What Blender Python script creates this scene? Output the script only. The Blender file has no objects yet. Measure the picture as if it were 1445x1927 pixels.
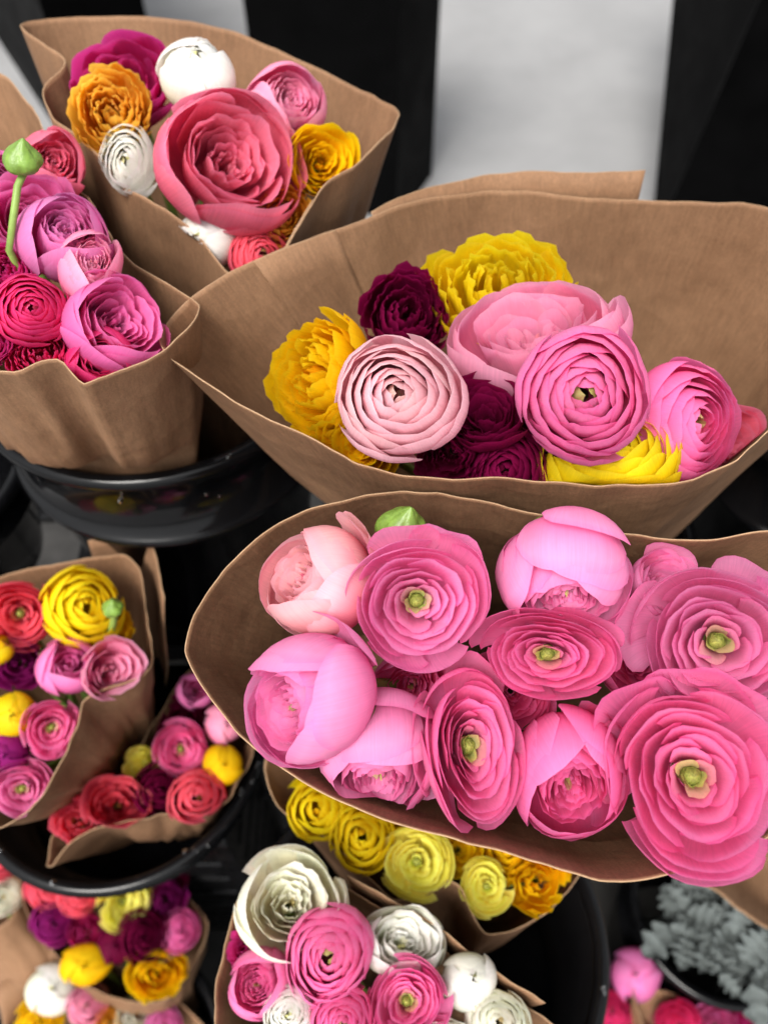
import bpy, math, random
import numpy as np
from mathutils import Vector, noise

# ------------------------------------------------------------------ camera
S = bpy.context.scene
COL = S.collection
CAMZ = 1.40
PITCH = math.radians(55)
CP, SP = math.cos(PITCH), math.sin(PITCH)
W0, H0 = 1445.0, 1927.0
FPX = H0 / 2 / math.tan(math.radians(30))
cam_d = bpy.data.cameras.new('camera')
cam_d.sensor_fit = 'VERTICAL'
cam_d.sensor_height = 24.0
cam_d.lens = 12.0 / math.tan(math.radians(30))
cam_d.clip_start = 0.02
cam_d.clip_end = 400
cam_d.dof.use_dof = True
cam_d.dof.focus_distance = 0.41
cam_d.dof.aperture_fstop = 4.4
cam = bpy.data.objects.new('camera', cam_d)
cam.location = (0, 0, CAMZ)
cam.rotation_euler = (math.radians(90) - PITCH, 0, 0)
COL.objects.link(cam)
S.camera = cam

# ------------------------------------------------------------------ light
SUN_EL, SUN_AZ = math.radians(60), math.radians(-152)     # azimuth from +Y, clockwise
world = bpy.data.worlds.new('World')
S.world = world
world.use_nodes = True
wn, wl = world.node_tree.nodes, world.node_tree.links
wn.clear()
sky = wn.new('ShaderNodeTexSky')
sky.sky_type = 'NISHITA'
sky.sun_disc = False
sky.sun_elevation = SUN_EL
sky.sun_rotation = SUN_AZ
sky.dust_density = 4.0
hs = wn.new('ShaderNodeHueSaturation')
hs.inputs['Saturation'].default_value = 0.10
bg = wn.new('ShaderNodeBackground')
bg.inputs['Strength'].default_value = 0.095
wo = wn.new('ShaderNodeOutputWorld')
wl.new(sky.outputs[0], hs.inputs['Color'])
wl.new(hs.outputs[0], bg.inputs['Color'])
wl.new(bg.outputs[0], wo.inputs['Surface'])
sun_d = bpy.data.lights.new('sun', 'SUN')
sun_d.energy = 1.5
sun_d.angle = math.radians(24)
sun_d.color = (1.0, 0.95, 0.88)
sun = bpy.data.objects.new('sun', sun_d)
sdir = Vector((math.sin(SUN_AZ) * math.cos(SUN_EL), math.cos(SUN_AZ) * math.cos(SUN_EL), math.sin(SUN_EL)))
sun.rotation_euler = sdir.to_track_quat('Z', 'Y').to_euler()
sun.location = (0, 0, 5)
COL.objects.link(sun)
S.view_settings.view_transform = 'Standard'
S.view_settings.look = 'None'
S.view_settings.gamma = 1.0
S.view_settings.exposure = 1.45
S.view_settings.use_curve_mapping = False
S.render.engine = 'CYCLES'
S.cycles.max_bounces = 6
S.cycles.diffuse_bounces = 6
S.cycles.glossy_bounces = 3
S.cycles.transmission_bounces = 8
S.cycles.caustics_reflective = False
S.cycles.caustics_refractive = False

# ------------------------------------------------------------------ helpers
def P(px, py, d):
    """photo pixel + depth along the lens axis -> point in the place"""
    x = (px - W0 / 2) / FPX * d
    yd = (py - H0 / 2) / FPX * d
    return Vector((x, d * CP - yd * SP, CAMZ - d * SP - yd * CP))

RIGHT = Vector((1, 0, 0)); DOWN = Vector((0, -SP, -CP))

def sm(a, b, x):
    t = np.clip((x - a) / (b - a), 0, 1)
    return t * t * (3 - 2 * t)

def lin(c):
    c = np.array(c, float) / 255.0
    return np.where(c <= 0.04045, c / 12.92, ((c + 0.055) / 1.055) ** 2.4)

def tag(o, label=None, cat=None, group=None, kind=None):
    if label: o['label'] = label
    if cat: o['category'] = cat
    if group: o['group'] = group
    if kind: o['kind'] = kind
    return o

def empty(name, loc):
    o = bpy.data.objects.new(name, None)
    o.location = loc
    o.empty_display_size = 0.01
    COL.objects.link(o)
    return o

def mesh_obj(name, verts, faces, mat, parent=None, smooth=True, col=None, uv=None):
    me = bpy.data.meshes.new(name)
    verts = np.asarray(verts, dtype=np.float32)
    if isinstance(faces, np.ndarray):
        nf, k = faces.shape
        me.vertices.add(len(verts)); me.vertices.foreach_set('co', verts.ravel())
        me.loops.add(nf * k); me.loops.foreach_set('vertex_index', faces.astype(np.int32).ravel())
        me.polygons.add(nf)
        me.polygons.foreach_set('loop_start', np.arange(0, nf * k, k, dtype=np.int32))
        me.polygons.foreach_set('loop_total', np.full(nf, k, dtype=np.int32))
        me.update(calc_edges=True)
    else:
        me.from_pydata([tuple(v) for v in verts], [], faces)
    me.polygons.foreach_set('use_smooth', np.full(len(me.polygons), smooth, dtype=bool))
    if col is not None:
        a = me.attributes.new('pcol', 'FLOAT_COLOR', 'POINT')
        c4 = np.ones((len(verts), 4), np.float32); c4[:, :3] = col
        a.data.foreach_set('color', c4.ravel())
    if uv is not None:
        a = me.attributes.new('puv', 'FLOAT_VECTOR', 'POINT')
        u3 = np.zeros((len(verts), 3), np.float32); u3[:, :uv.shape[1]] = uv
        a.data.foreach_set('vector', u3.ravel())
    me.materials.append(mat)
    o = bpy.data.objects.new(name, me)
    COL.objects.link(o)
    if parent: o.parent = parent
    return o

def grid_faces(nu, nv, wrap_u=False, off=0):
    """verts index = j*nu + i"""
    iu = np.arange(nu if wrap_u else nu - 1)
    jv = np.arange(nv - 1)
    I, J = np.meshgrid(iu, jv)
    I2 = (I + 1) % nu
    return np.stack([J * nu + I, J * nu + I2, (J + 1) * nu + I2, (J + 1) * nu + I], -1).reshape(-1, 4) + off

def lathe(profile, n=64):
    pr = np.array(profile)
    th = np.linspace(0, 2 * math.pi, n, endpoint=False)
    R, T = pr[:, 0][:, None], th[None, :]
    v = np.stack([R * np.cos(T), R * np.sin(T), np.repeat(pr[:, 1][:, None], n, 1)], -1).reshape(-1, 3)
    return v, grid_faces(n, len(pr), True)

def tube(pts, radii, n=8):
    pts = [Vector(p) for p in pts]
    vs = []
    for i, p in enumerate(pts):
        t = (pts[min(i + 1, len(pts) - 1)] - pts[max(i - 1, 0)]).normalized()
        a = t.orthogonal().normalized() if i == 0 else (pa - t * pa.dot(t)).normalized()
        pa = a
        b = t.cross(a)
        for k in range(n):
            th = 2 * math.pi * k / n
            vs.append(p + (a * math.cos(th) + b * math.sin(th)) * radii[i])
    vs = np.array([tuple(v) for v in vs])
    return vs, grid_faces(n, len(pts), True)

def box_vf(x0, x1, y0, y1, z0, z1, bev=0.002):
    """bevelled box: 24 verts"""
    b = min(bev, (x1 - x0) / 3, (y1 - y0) / 3, (z1 - z0) / 3)
    import itertools
    vs, idx = [], {}
    for sx, sy, sz in itertools.product((0, 1), repeat=3):
        c = ((x0, x1)[sx], (y0, y1)[sy], (z0, z1)[sz])
        d = ((b, -b)[sx], (b, -b)[sy], (b, -b)[sz])
        for ax in range(3):
            p = [c[k] + d[k] for k in range(3)]; p[ax] = c[ax]
            idx[(sx, sy, sz, ax)] = len(vs); vs.append(p)
    fs = []
    for ax in range(3):
        o1, o2 = [k for k in range(3) if k != ax]
        for s in (0, 1):
            q = []
            for a_, b_ in ((0, 0), (1, 0), (1, 1), (0, 1)):
                k = [0, 0, 0]; k[ax] = s; k[o1] = a_; k[o2] = b_
                q.append(idx[(*k, ax)])
            fs.append(q)
        for a_ in (0, 1):
            for b_ in (0, 1):
                k0 = [0, 0, 0]; k0[o1] = a_; k0[o2] = b_
                k1 = list(k0); k1[ax] = 1
                fs.append([idx[(*k0, o1)], idx[(*k1, o1)], idx[(*k1, o2)], idx[(*k0, o2)]])
    for sx, sy, sz in itertools.product((0, 1), repeat=3):
        fs.append([idx[(sx, sy, sz, 0)], idx[(sx, sy, sz, 1)], idx[(sx, sy, sz, 2)]])
    return vs, fs

def box(name, x0, x1, y0, y1, z0, z1, mat, parent=None, bev=0.002):
    v, f = box_vf(x0, x1, y0, y1, z0, z1, bev)
    o = mesh_obj(name, v, f, mat, parent, smooth=False)
    import bmesh
    bm = bmesh.new(); bm.from_mesh(o.data); bmesh.ops.recalc_face_normals(bm, faces=bm.faces); bm.to_mesh(o.data); bm.free()
    return o

# ------------------------------------------------------------------ materials
def newmat(name):
    m = bpy.data.materials.new(name); m.use_nodes = True
    nt = m.node_tree; nt.nodes.clear()
    out = nt.nodes.new('ShaderNodeOutputMaterial')
    return m, nt.nodes, nt.links, out

def N(nodes, typ, **kw):
    n = nodes.new('ShaderNode' + typ)
    for k, v in kw.items():
        if k.startswith('_'): setattr(n, k[1:], v)
        else: n.inputs[k].default_value = v
    return n

def petal_material():
    m, n, l, out = newmat('petal')
    at = N(n, 'Attribute', _attribute_name='pcol')
    uv = N(n, 'Attribute', _attribute_name='puv')
    mp = N(n, 'Mapping'); mp.inputs['Scale'].default_value = (34, 1.4, 1)
    l.new(uv.outputs['Vector'], mp.inputs['Vector'])
    ns = N(n, 'TexNoise', Scale=1.0, Detail=3.0, Roughness=0.6)
    l.new(mp.outputs[0], ns.inputs['Vector'])
    geo = N(n, 'TexCoord')
    n2 = N(n, 'TexNoise', Scale=70.0, Detail=3.0)
    l.new(geo.outputs['Object'], n2.inputs['Vector'])
    r1 = N(n, 'MapRange'); r1.inputs[1].default_value = .3; r1.inputs[2].default_value = .7
    r1.inputs[3].default_value = .92; r1.inputs[4].default_value = 1.06
    l.new(ns.outputs['Fac'], r1.inputs[0])
    r2 = N(n, 'MapRange'); r2.inputs[1].default_value = .3; r2.inputs[2].default_value = .7
    r2.inputs[3].default_value = .92; r2.inputs[4].default_value = 1.06
    l.new(n2.outputs['Fac'], r2.inputs[0])
    mu = N(n, 'Math', _operation='MULTIPLY'); l.new(r1.outputs[0], mu.inputs[0]); l.new(r2.outputs[0], mu.inputs[1])
    vm = N(n, 'VectorMath', _operation='SCALE')
    l.new(at.outputs['Color'], vm.inputs[0]); l.new(mu.outputs[0], vm.inputs['Scale'])
    bp = N(n, 'Bump', Strength=0.10, Distance=0.0005)
    l.new(ns.outputs['Fac'], bp.inputs['Height'])
    pr = N(n, 'BsdfPrincipled', Roughness=0.5)
    pr.inputs['Specular IOR Level'].default_value = 0.16
    l.new(vm.outputs[0], pr.inputs['Base Color']); l.new(bp.outputs[0], pr.inputs['Normal'])
    tr = N(n, 'BsdfTranslucent')
    l.new(vm.outputs[0], tr.inputs['Color'])
    mx = N(n, 'MixShader'); mx.inputs[0].default_value = 0.50
    l.new(pr.outputs[0], mx.inputs[1]); l.new(tr.outputs[0], mx.inputs[2])
    l.new(mx.outputs[0], out.inputs[0])
    return m

def kraft_material():
    m, n, l, out = newmat('kraft_paper')
    tc = N(n, 'TexCoord')
    at = N(n, 'Attribute', _attribute_name='puv')
    big = N(n, 'TexNoise', Scale=9.0, Detail=4.0); l.new(tc.outputs['Object'], big.inputs['Vector'])
    fm = N(n, 'Mapping'); fm.inputs['Scale'].default_value = (420, 70, 1); l.new(at.outputs['Vector'], fm.inputs['Vector'])
    fib = N(n, 'TexNoise', Scale=1.0, Detail=4.0, Roughness=0.7); l.new(fm.outputs[0], fib.inputs['Vector'])
    spk = N(n, 'TexNoise', Scale=900.0, Detail=2.0); l.new(tc.outputs['Object'], spk.inputs['Vector'])
    cr = N(n, 'ValToRGB'); cr.color_ramp.elements[0].position = .25; cr.color_ramp.elements[1].position = .75
    cr.color_ramp.elements[0].color = (.19, .100, .053, 1); cr.color_ramp.elements[1].color = (.31, .176, .098, 1)
    l.new(big.outputs['Fac'], cr.inputs[0])
    r1 = N(n, 'MapRange'); r1.inputs[1].default_value = .3; r1.inputs[2].default_value = .7; r1.inputs[3].default_value = .82; r1.inputs[4].default_value = 1.14
    l.new(fib.outputs['Fac'], r1.inputs[0])
    r2 = N(n, 'MapRange'); r2.inputs[1].default_value = .3; r2.inputs[2].default_value = .7; r2.inputs[3].default_value = .86; r2.inputs[4].default_value = 1.1
    l.new(spk.outputs['Fac'], r2.inputs[0])
    mu = N(n, 'Math', _operation='MULTIPLY'); l.new(r1.outputs[0], mu.inputs[0]); l.new(r2.outputs[0], mu.inputs[1])
    vm = N(n, 'VectorMath', _operation='SCALE'); l.new(cr.outputs[0], vm.inputs[0]); l.new(mu.outputs[0], vm.inputs['Scale'])
    # soft crumple relief
    cw = N(n, 'TexNoise', Scale=26.0, Detail=5.0, Roughness=0.5); l.new(tc.outputs['Object'], cw.inputs['Vector'])
    b1 = N(n, 'Bump', Strength=0.35, Distance=0.006); l.new(cw.outputs['Fac'], b1.inputs['Height'])
    wn_ = N(n, 'TexNoise', Scale=12.0, Detail=2.0); l.new(tc.outputs['Object'], wn_.inputs['Vector'])
    wv = N(n, 'VectorMath', _operation='MULTIPLY_ADD'); wv.inputs[1].default_value = (.06, .06, .06)
    l.new(wn_.outputs['Color'], wv.inputs[0]); l.new(tc.outputs['Object'], wv.inputs[2])
    vo = N(n, 'TexVoronoi', Scale=15.0); l.new(wv.outputs[0], vo.inputs['Vector'])
    b0 = N(n, 'Bump', Strength=0.22, Distance=0.010); l.new(vo.outputs['Distance'], b0.inputs['Height']); l.new(b0.outputs[0], b1.inputs['Normal'])
    b2 = N(n, 'Bump', Strength=0.25, Distance=0.0004); l.new(fib.outputs['Fac'], b2.inputs['Height']); l.new(b1.outputs[0], b2.inputs['Normal'])
    pr = N(n, 'BsdfPrincipled', Roughness=0.72); pr.inputs['Specular IOR Level'].default_value = 0.22
    l.new(vm.outputs[0], pr.inputs['Base Color']); l.new(b2.outputs[0], pr.inputs['Normal'])
    tr = N(n, 'BsdfTranslucent'); l.new(vm.outputs[0], tr.inputs['Color'])
    mx = N(n, 'MixShader'); mx.inputs[0].default_value = 0.12
    l.new(pr.outputs[0], mx.inputs[1]); l.new(tr.outputs[0], mx.inputs[2]); l.new(mx.outputs[0], out.inputs[0])
    return m

def simple(name, color, rough=0.5, spec=0.5, metal=0.0, nscale=40.0, namp=0.25, bump=0.0, bscale=60.0, rvar=0.0):
    m, n, l, out = newmat(name)
    tc = N(n, 'TexCoord')
    ns = N(n, 'TexNoise', Scale=nscale, Detail=5.0, Roughness=0.6); l.new(tc.outputs['Object'], ns.inputs['Vector'])
    r1 = N(n, 'MapRange'); r1.inputs[1].default_value = .25; r1.inputs[2].default_value = .75
    r1.inputs[3].default_value = 1 - namp; r1.inputs[4].default_value = 1 + namp
    l.new(ns.outputs['Fac'], r1.inputs[0])
    vm = N(n, 'VectorMath', _operation='SCALE'); vm.inputs[0].default_value = color
    l.new(r1.outputs[0], vm.inputs['Scale'])
    pr = N(n, 'BsdfPrincipled', Roughness=rough, Metallic=metal); pr.inputs['Specular IOR Level'].default_value = spec
    l.new(vm.outputs[0], pr.inputs['Base Color'])
    if rvar:
        r3 = N(n, 'MapRange'); r3.inputs[1].default_value = .3; r3.inputs[2].default_value = .7
        r3.inputs[3].default_value = max(0.03, rough - rvar); r3.inputs[4].default_value = rough + rvar
        l.new(ns.outputs['Fac'], r3.inputs[0]); l.new(r3.outputs[0], pr.inputs['Roughness'])
    if bump:
        nb = N(n, 'TexNoise', Scale=bscale, Detail=4.0); l.new(tc.outputs['Object'], nb.inputs['Vector'])
        b = N(n, 'Bump', Strength=bump, Distance=0.002); l.new(nb.outputs['Fac'], b.inputs['Height']); l.new(b.outputs[0], pr.inputs['Normal'])
    l.new(pr.outputs[0], out.inputs[0])
    return m

M_PETAL = petal_material()
M_KRAFT = kraft_material()
M_EDGE = simple('kraft_cut_edge', (.34, .22, .13), .8, .2, nscale=300, namp=.2)
M_BUCKET = simple('black_plastic', (.003, .0031, .0036), .14, .22, nscale=30, namp=.3, rvar=.06)
M_METAL = simple('black_metal', (.004, .004, .0045), .34, .25, nscale=60, namp=.3, rvar=.12)
M_BIN = simple('black_bin_plastic', (.0013, .0013, .0014), .6, .03, nscale=12, namp=.4, rvar=.1)
M_FLOOR = simple('pale_floor', (.235, .236, .24), .7, .3, nscale=5, namp=.10, bump=.12, bscale=90)
M_STEM = simple('green_stem', (.19, .29, .06), .5, .4, nscale=80, namp=.25)
M_BUD = simple('green_bud', (.14, .24, .035), .42, .45, nscale=160, namp=.4, bump=.3, bscale=300)
M_PITH = simple('flower_heart', (.24, .25, .055), .5, .4, nscale=500, namp=.6, bump=.6, bscale=700)
M_SILVER = simple('silver_leaf', (.105, .12, .118), .8, .12, nscale=120, namp=.3, bump=.4, bscale=400)
m, n, l, out = newmat('water')
pr = N(n, 'BsdfPrincipled', Roughness=0.03); pr.inputs['Transmission Weight'].default_value = 1.0; pr.inputs['IOR'].default_value = 1.33
l.new(pr.outputs[0], out.inputs[0]); M_WATER = m

# ------------------------------------------------------------------ the setting
floor = mesh_obj('floor', [(-30, -30, 0), (30, -30, 0), (30, 30, 0), (-30, 30, 0)], [[0, 1, 2, 3]], M_FLOOR, smooth=False)
tag(floor, kind='structure', label='pale grey floor under the flower stand')

M_SHADE = simple('floor_shade_dark', (.03, .029, .028), .8, .15, nscale=25, namp=.4, bump=.4, bscale=150)
shade_sheet = box('floor_shade_sheet', -1.3, 1.2, -.8, 1.25, .001, .009, M_SHADE, None, .003)  # added sheet; its dark colour stands in for shade on the floor
tag(shade_sheet, 'added dark sheet standing in for floor shade under the racks and buckets', 'mat')

def prism(name, bottom, top, h, mat, label, cat, group=None):
    """four-sided bin from floor corners; wall panels, rim"""
    root = empty(name, (0, 0, 0))
    b = [Vector((x, y, 0.0)) for x, y in bottom]; t = [Vector((x, y, h)) for x, y in top]
    cb = sum(b, Vector()) / 4; ct = sum(t, Vector()) / 4
    vs = b + t + [p + (ct - p).normalized() * .006 for p in t] + [p + (cb - p).normalized() * .006 + Vector((0, 0, .01)) for p in b]
    fs = [[0, 3, 2, 1]]
    for i in range(4):
        j = (i + 1) % 4
        fs += [[i, j, 4 + j, 4 + i], [4 + i, 4 + j, 8 + j, 8 + i], [8 + i, 8 + j, 12 + j, 12 + i]]
    fs.append([12, 13, 14, 15])
    o = mesh_obj('body', [tuple(v) for v in vs], fs, mat, root, smooth=False)
    bv = o.modifiers.new('bevel', 'BEVEL'); bv.width = .003; bv.segments = 2
    # folded rim lip
    lip = []
    for s, dz in ((1.03, -.02), (1.03, .006), (.985, .006)):
        lip += [tuple(ct + (p - ct) * s + Vector((0, 0, dz))) for p in t]
    lf = []
    for r in range(2):
        for i in range(4):
            j = (i + 1) % 4
            lf.append([r * 4 + i, r * 4 + j, r * 4 + 4 + j, r * 4 + 4 + i])
    mesh_obj('rim', lip, lf, mat, root, smooth=False)
    tag(root, label, cat, group)
    return root

prism('display_bin', [(.03, 1.86), (.126, 2.06), (-.207, 2.219), (-.303, 2.019)],
      [(.03, 1.86), (.126, 2.06), (-.215, 2.223), (-.311, 2.023)], .78, M_BIN,
      'upright black bin with square sides standing between two other bins', 'bin', 'tall black bins')
prism('display_bin', [(.63, 1.72), (1.15, 1.60), (1.35, 2.40), (.85, 2.51)],
      [(.70, 1.70), (1.3, 1.50), (1.5, 2.40), (.68, 2.46)], .72, M_BIN,
      'broad black bin flaring outward toward its top', 'bin', 'tall black bins')
prism('display_bin', [(-.74, 1.99), (-.567, 2.20), (-1.127, 3.16), (-1.30, 2.95)],
      [(-.74, 1.99), (-.575, 2.20), (-1.127, 3.16), (-1.30, 2.95)], .95, M_BIN,
      'black bin turned edge-on with a narrow end', 'bin', 'tall black bins')

# ------------------------------------------------------------------ buckets and stands
BK = {}
def bucket(cx, cy, zr, r, h, label, ring=True, drops=0, seed=0, taper=.76):
    z0 = CAMZ + zr - h
    root = empty('flower_bucket', (cx, cy, z0))
    rb = r * taper
    def wr(z): return rb + (r * .965 - rb) * (z / h)
    prof = [(0, 0.004), (rb * .9, 0.004), (rb * .92, 0), (rb, 0.0), (rb + .001, .004)]
    if ring:
        zz = h * .66
        prof += [(wr(zz) - .0, zz), (wr(zz) + .010, zz + .002), (wr(zz) + .0115, zz + .006), (wr(zz) + .009, zz + .010), (wr(zz) + .003, zz + .0115)]
    prof += [(wr(h - .016), h - .016), (wr(h) + .002, h - .012)]
    inner = [(wr(h) - .003, h - .012), (wr(h * .5) - .003, h * .5), (rb - .002, .008), (0, .008)]
    v, f = lathe(prof + inner, 96)
    mesh_obj('body', v, f, M_BUCKET, root)
    th = [math.radians(a) for a in range(-60, 241, 30)]
    rp = [(wr(h) + .0035 + .0055 * math.cos(a) * 1.1, h - .006 + .006 * math.sin(a)) for a in th]
    rp.append((wr(h) - .003, h - .014))
    v, f = lathe(rp, 96)
    mesh_obj('rim', v, f, M_BUCKET, root)
    if drops:
        rng = random.Random(seed)
        vs, fs, off = [], [], 0
        for k in range(drops):
            a = rng.uniform(-2.4, .1) if k % 3 else rng.uniform(-1.2, -.3)
            rr = rng.uniform(.0009, .0027)
            if rng.random() < .6:
                zc = h - .001 + rng.uniform(-.004, .001); rad = wr(h) + rng.uniform(-.001, .007)
            else:
                zc = rng.uniform(h * .55, h - .02); rad = wr(zc) + .0006
            sv, sf = lathe([(rr * math.sin(t), rr * math.cos(t)) for t in np.linspace(0.01, math.pi - .01, 6)], 8)
            sv = sv + np.array([rad * math.cos(a), rad * math.sin(a), zc])
            vs.append(sv); fs.append(sf + off); off += len(sv)
        tag(mesh_obj('water_drops', np.concatenate(vs), np.concatenate(fs), M_WATER, root), kind='stuff')
    tag(root, label, 'bucket', 'black flower buckets')
    BK[(round(cx, 4), round(cy, 4))] = (z0, h, rb, r)
    return Vector((cx, cy, z0 + .008))

B1 = bucket(-.173, .48, -.462, .13, .27, 'glossy black bucket with raised ring holding the pleated and green-bud wraps', drops=14, seed=1)
B2 = bucket(.125, .40, -.600, .125, .27, 'black bucket behind the all-pink wrap, holding that wrap upright')
B3 = bucket(-.232, .282, -.743, .125, .16, 'wet-rimmed black bucket with one wrap sunk low inside it', drops=46, seed=3, taper=.66)
B4 = bucket(.031, .119, -.735, .1345, .27, 'black bucket holding the all-yellow wrap and the white-and-pink wrap', drops=24, seed=4)
B7 = bucket(-.41, .47, -.60, .095, .14, 'small empty black bucket beside the ringed bucket')
B8 = bucket(-.31, .06, -1.15, .13, .25, 'black floor bucket holding the burgundy-and-gold wrap')
B9 = bucket(.28, .0, -1.20, .11, .20, 'low black floor bucket with shadowed pink wraps')
B10 = bucket(.40, .22, -1.12, .105, .28, 'black pot bucket with silver woolly foliage')
B11 = bucket(.62, .44, -1.0, .12, .40, 'tall black floor bucket behind the silver foliage')
B12 = bucket(.385, .475, -.50, .125, .27, 'empty black bucket beside the widest wrap')

def rack(x0, x1, y0, y1, zr, label, nb=7):
    z = CAMZ + zr
    root = empty('metal_rack', ((x0 + x1) / 2, (y0 + y1) / 2, 0))
    ox, oy = (x0 + x1) / 2, (y0 + y1) / 2
    b = .006
    def bx(name, *a): return box(name, a[0] - ox, a[1] - ox, a[2] - oy, a[3] - oy, a[4], a[5], M_METAL, root, .0012)
    for xx in (x0, x1 - .014):
        for yy in (y0, y1 - .014):
            bx('post', xx, xx + .014, yy, yy + .014, 0, z - .0165)
    for yy in (y0, y1 - .014): bx('rail', x0, x1, yy, yy + .014, z - .016, z - .004)
    for xx in (x0, x1 - .014): bx('rail', xx, xx + .014, y0 + .0145, y1 - .0145, z - .016, z - .004)
    for k in range(nb):
        xx = x0 + .02 + (x1 - x0 - .052) * k / (nb - 1)
        bx('slat', xx, xx + .012, y0 + .002, y1 - .002, z - .0038, z)
    for k in range(2):
        zz = z * (.35 + .33 * k)
        for yy in (y0 + .002, y1 - .012): bx('crossbar', x0 + .0145, x1 - .0145, yy, yy + .010, zz, zz + .012)
        for xx in (x0 + .002, x1 - .012): bx('crossbar', xx, xx + .010, y0 + .0145, y1 - .0145, zz - .014, zz - .002)
    tag(root, label, 'rack', 'black metal racks')

def crate(x0, x1, y0, y1, zr, label):
    z = CAMZ + zr
    ox, oy = (x0 + x1) / 2, (y0 + y1) / 2
    root = empty('plastic_crate', (ox, oy, 0))
    def bx(name, *a): return box(name, a[0] - ox, a[1] - ox, a[2] - oy, a[3] - oy, a[4], a[5], M_METAL, root, .002)
    bx('top_panel', x0, x1, y0, y1, z - .012, z)
    for xx in (x0, x1 - .02):
        for yy in (y0, y1 - .02): bx('corner_post', xx, xx + .02, yy, yy + .02, 0, z - .0125)
    nrow = max(3, int(z / .07))
    for k in range(nrow):
        za = .01 + (z - .03) * k / nrow; zb = za + (z - .03) / nrow * .72
        for yy in (y0 + .003, y1 - .009): bx('slat', x0 + .0205, x1 - .0205, yy, yy + .006, za, zb)
        for xx in (x0 + .003, x1 - .009): bx('slat', xx, xx + .006, y0 + .0205, y1 - .0205, za, zb)
    tag(root, label, 'crate', 'black crates under the buckets')

rack(-.56, -.03, .355, .66, -.739, 'black slatted metal rack carrying the ringed bucket', nb=9)
crate(-.31, -.155, .235, .385, -.903, 'black crate under the wet-rimmed bucket')
crate(.01, .24, .285, .515, -.870, 'tall black crate behind the all-pink wrap')
crate(-.075, .137, .015, .222, -1.005, 'black crate under the bucket of the yellow wrap')
crate(.28, .49, .37, .58, -.770, 'tall black crate under the empty bucket')

# ------------------------------------------------------------------ paper wraps
def crom(pts, n):
    """closed centripetal-ish Catmull-Rom, even by arc length; pts rows (x,y,z)"""
    p = np.array(pts, float); m_ = len(p); out_ = []
    for i in range(m_):
        p0, p1, p2, p3 = p[i - 1], p[i], p[(i + 1) % m_], p[(i + 2) % m_]
        ten = .38
        a = (p2 - p0) * ten; b = (p3 - p1) * ten
        L = np.linalg.norm(p2 - p1)
        la, lb = np.linalg.norm(a), np.linalg.norm(b)
        if la > L: a *= L / la
        if lb > L: b *= L / lb
        t = np.linspace(0, 1, 24, endpoint=False)[:, None]
        out_.append((2 * t**3 - 3 * t**2 + 1) * p1 + (t**3 - 2 * t**2 + t) * a + (-2 * t**3 + 3 * t**2) * p2 + (t**3 - t**2) * b)
    q = np.concatenate(out_); q2 = np.vstack([q, q[:1]])
    s = np.concatenate([[0], np.cumsum(np.linalg.norm(np.diff(q2, axis=0), axis=1))])
    ss = np.linspace(0, s[-1], n, endpoint=False)
    return np.stack([np.interp(ss, s, q2[:, k]) for k in range(3)], 1), ss

class Wrap:
    pass

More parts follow.
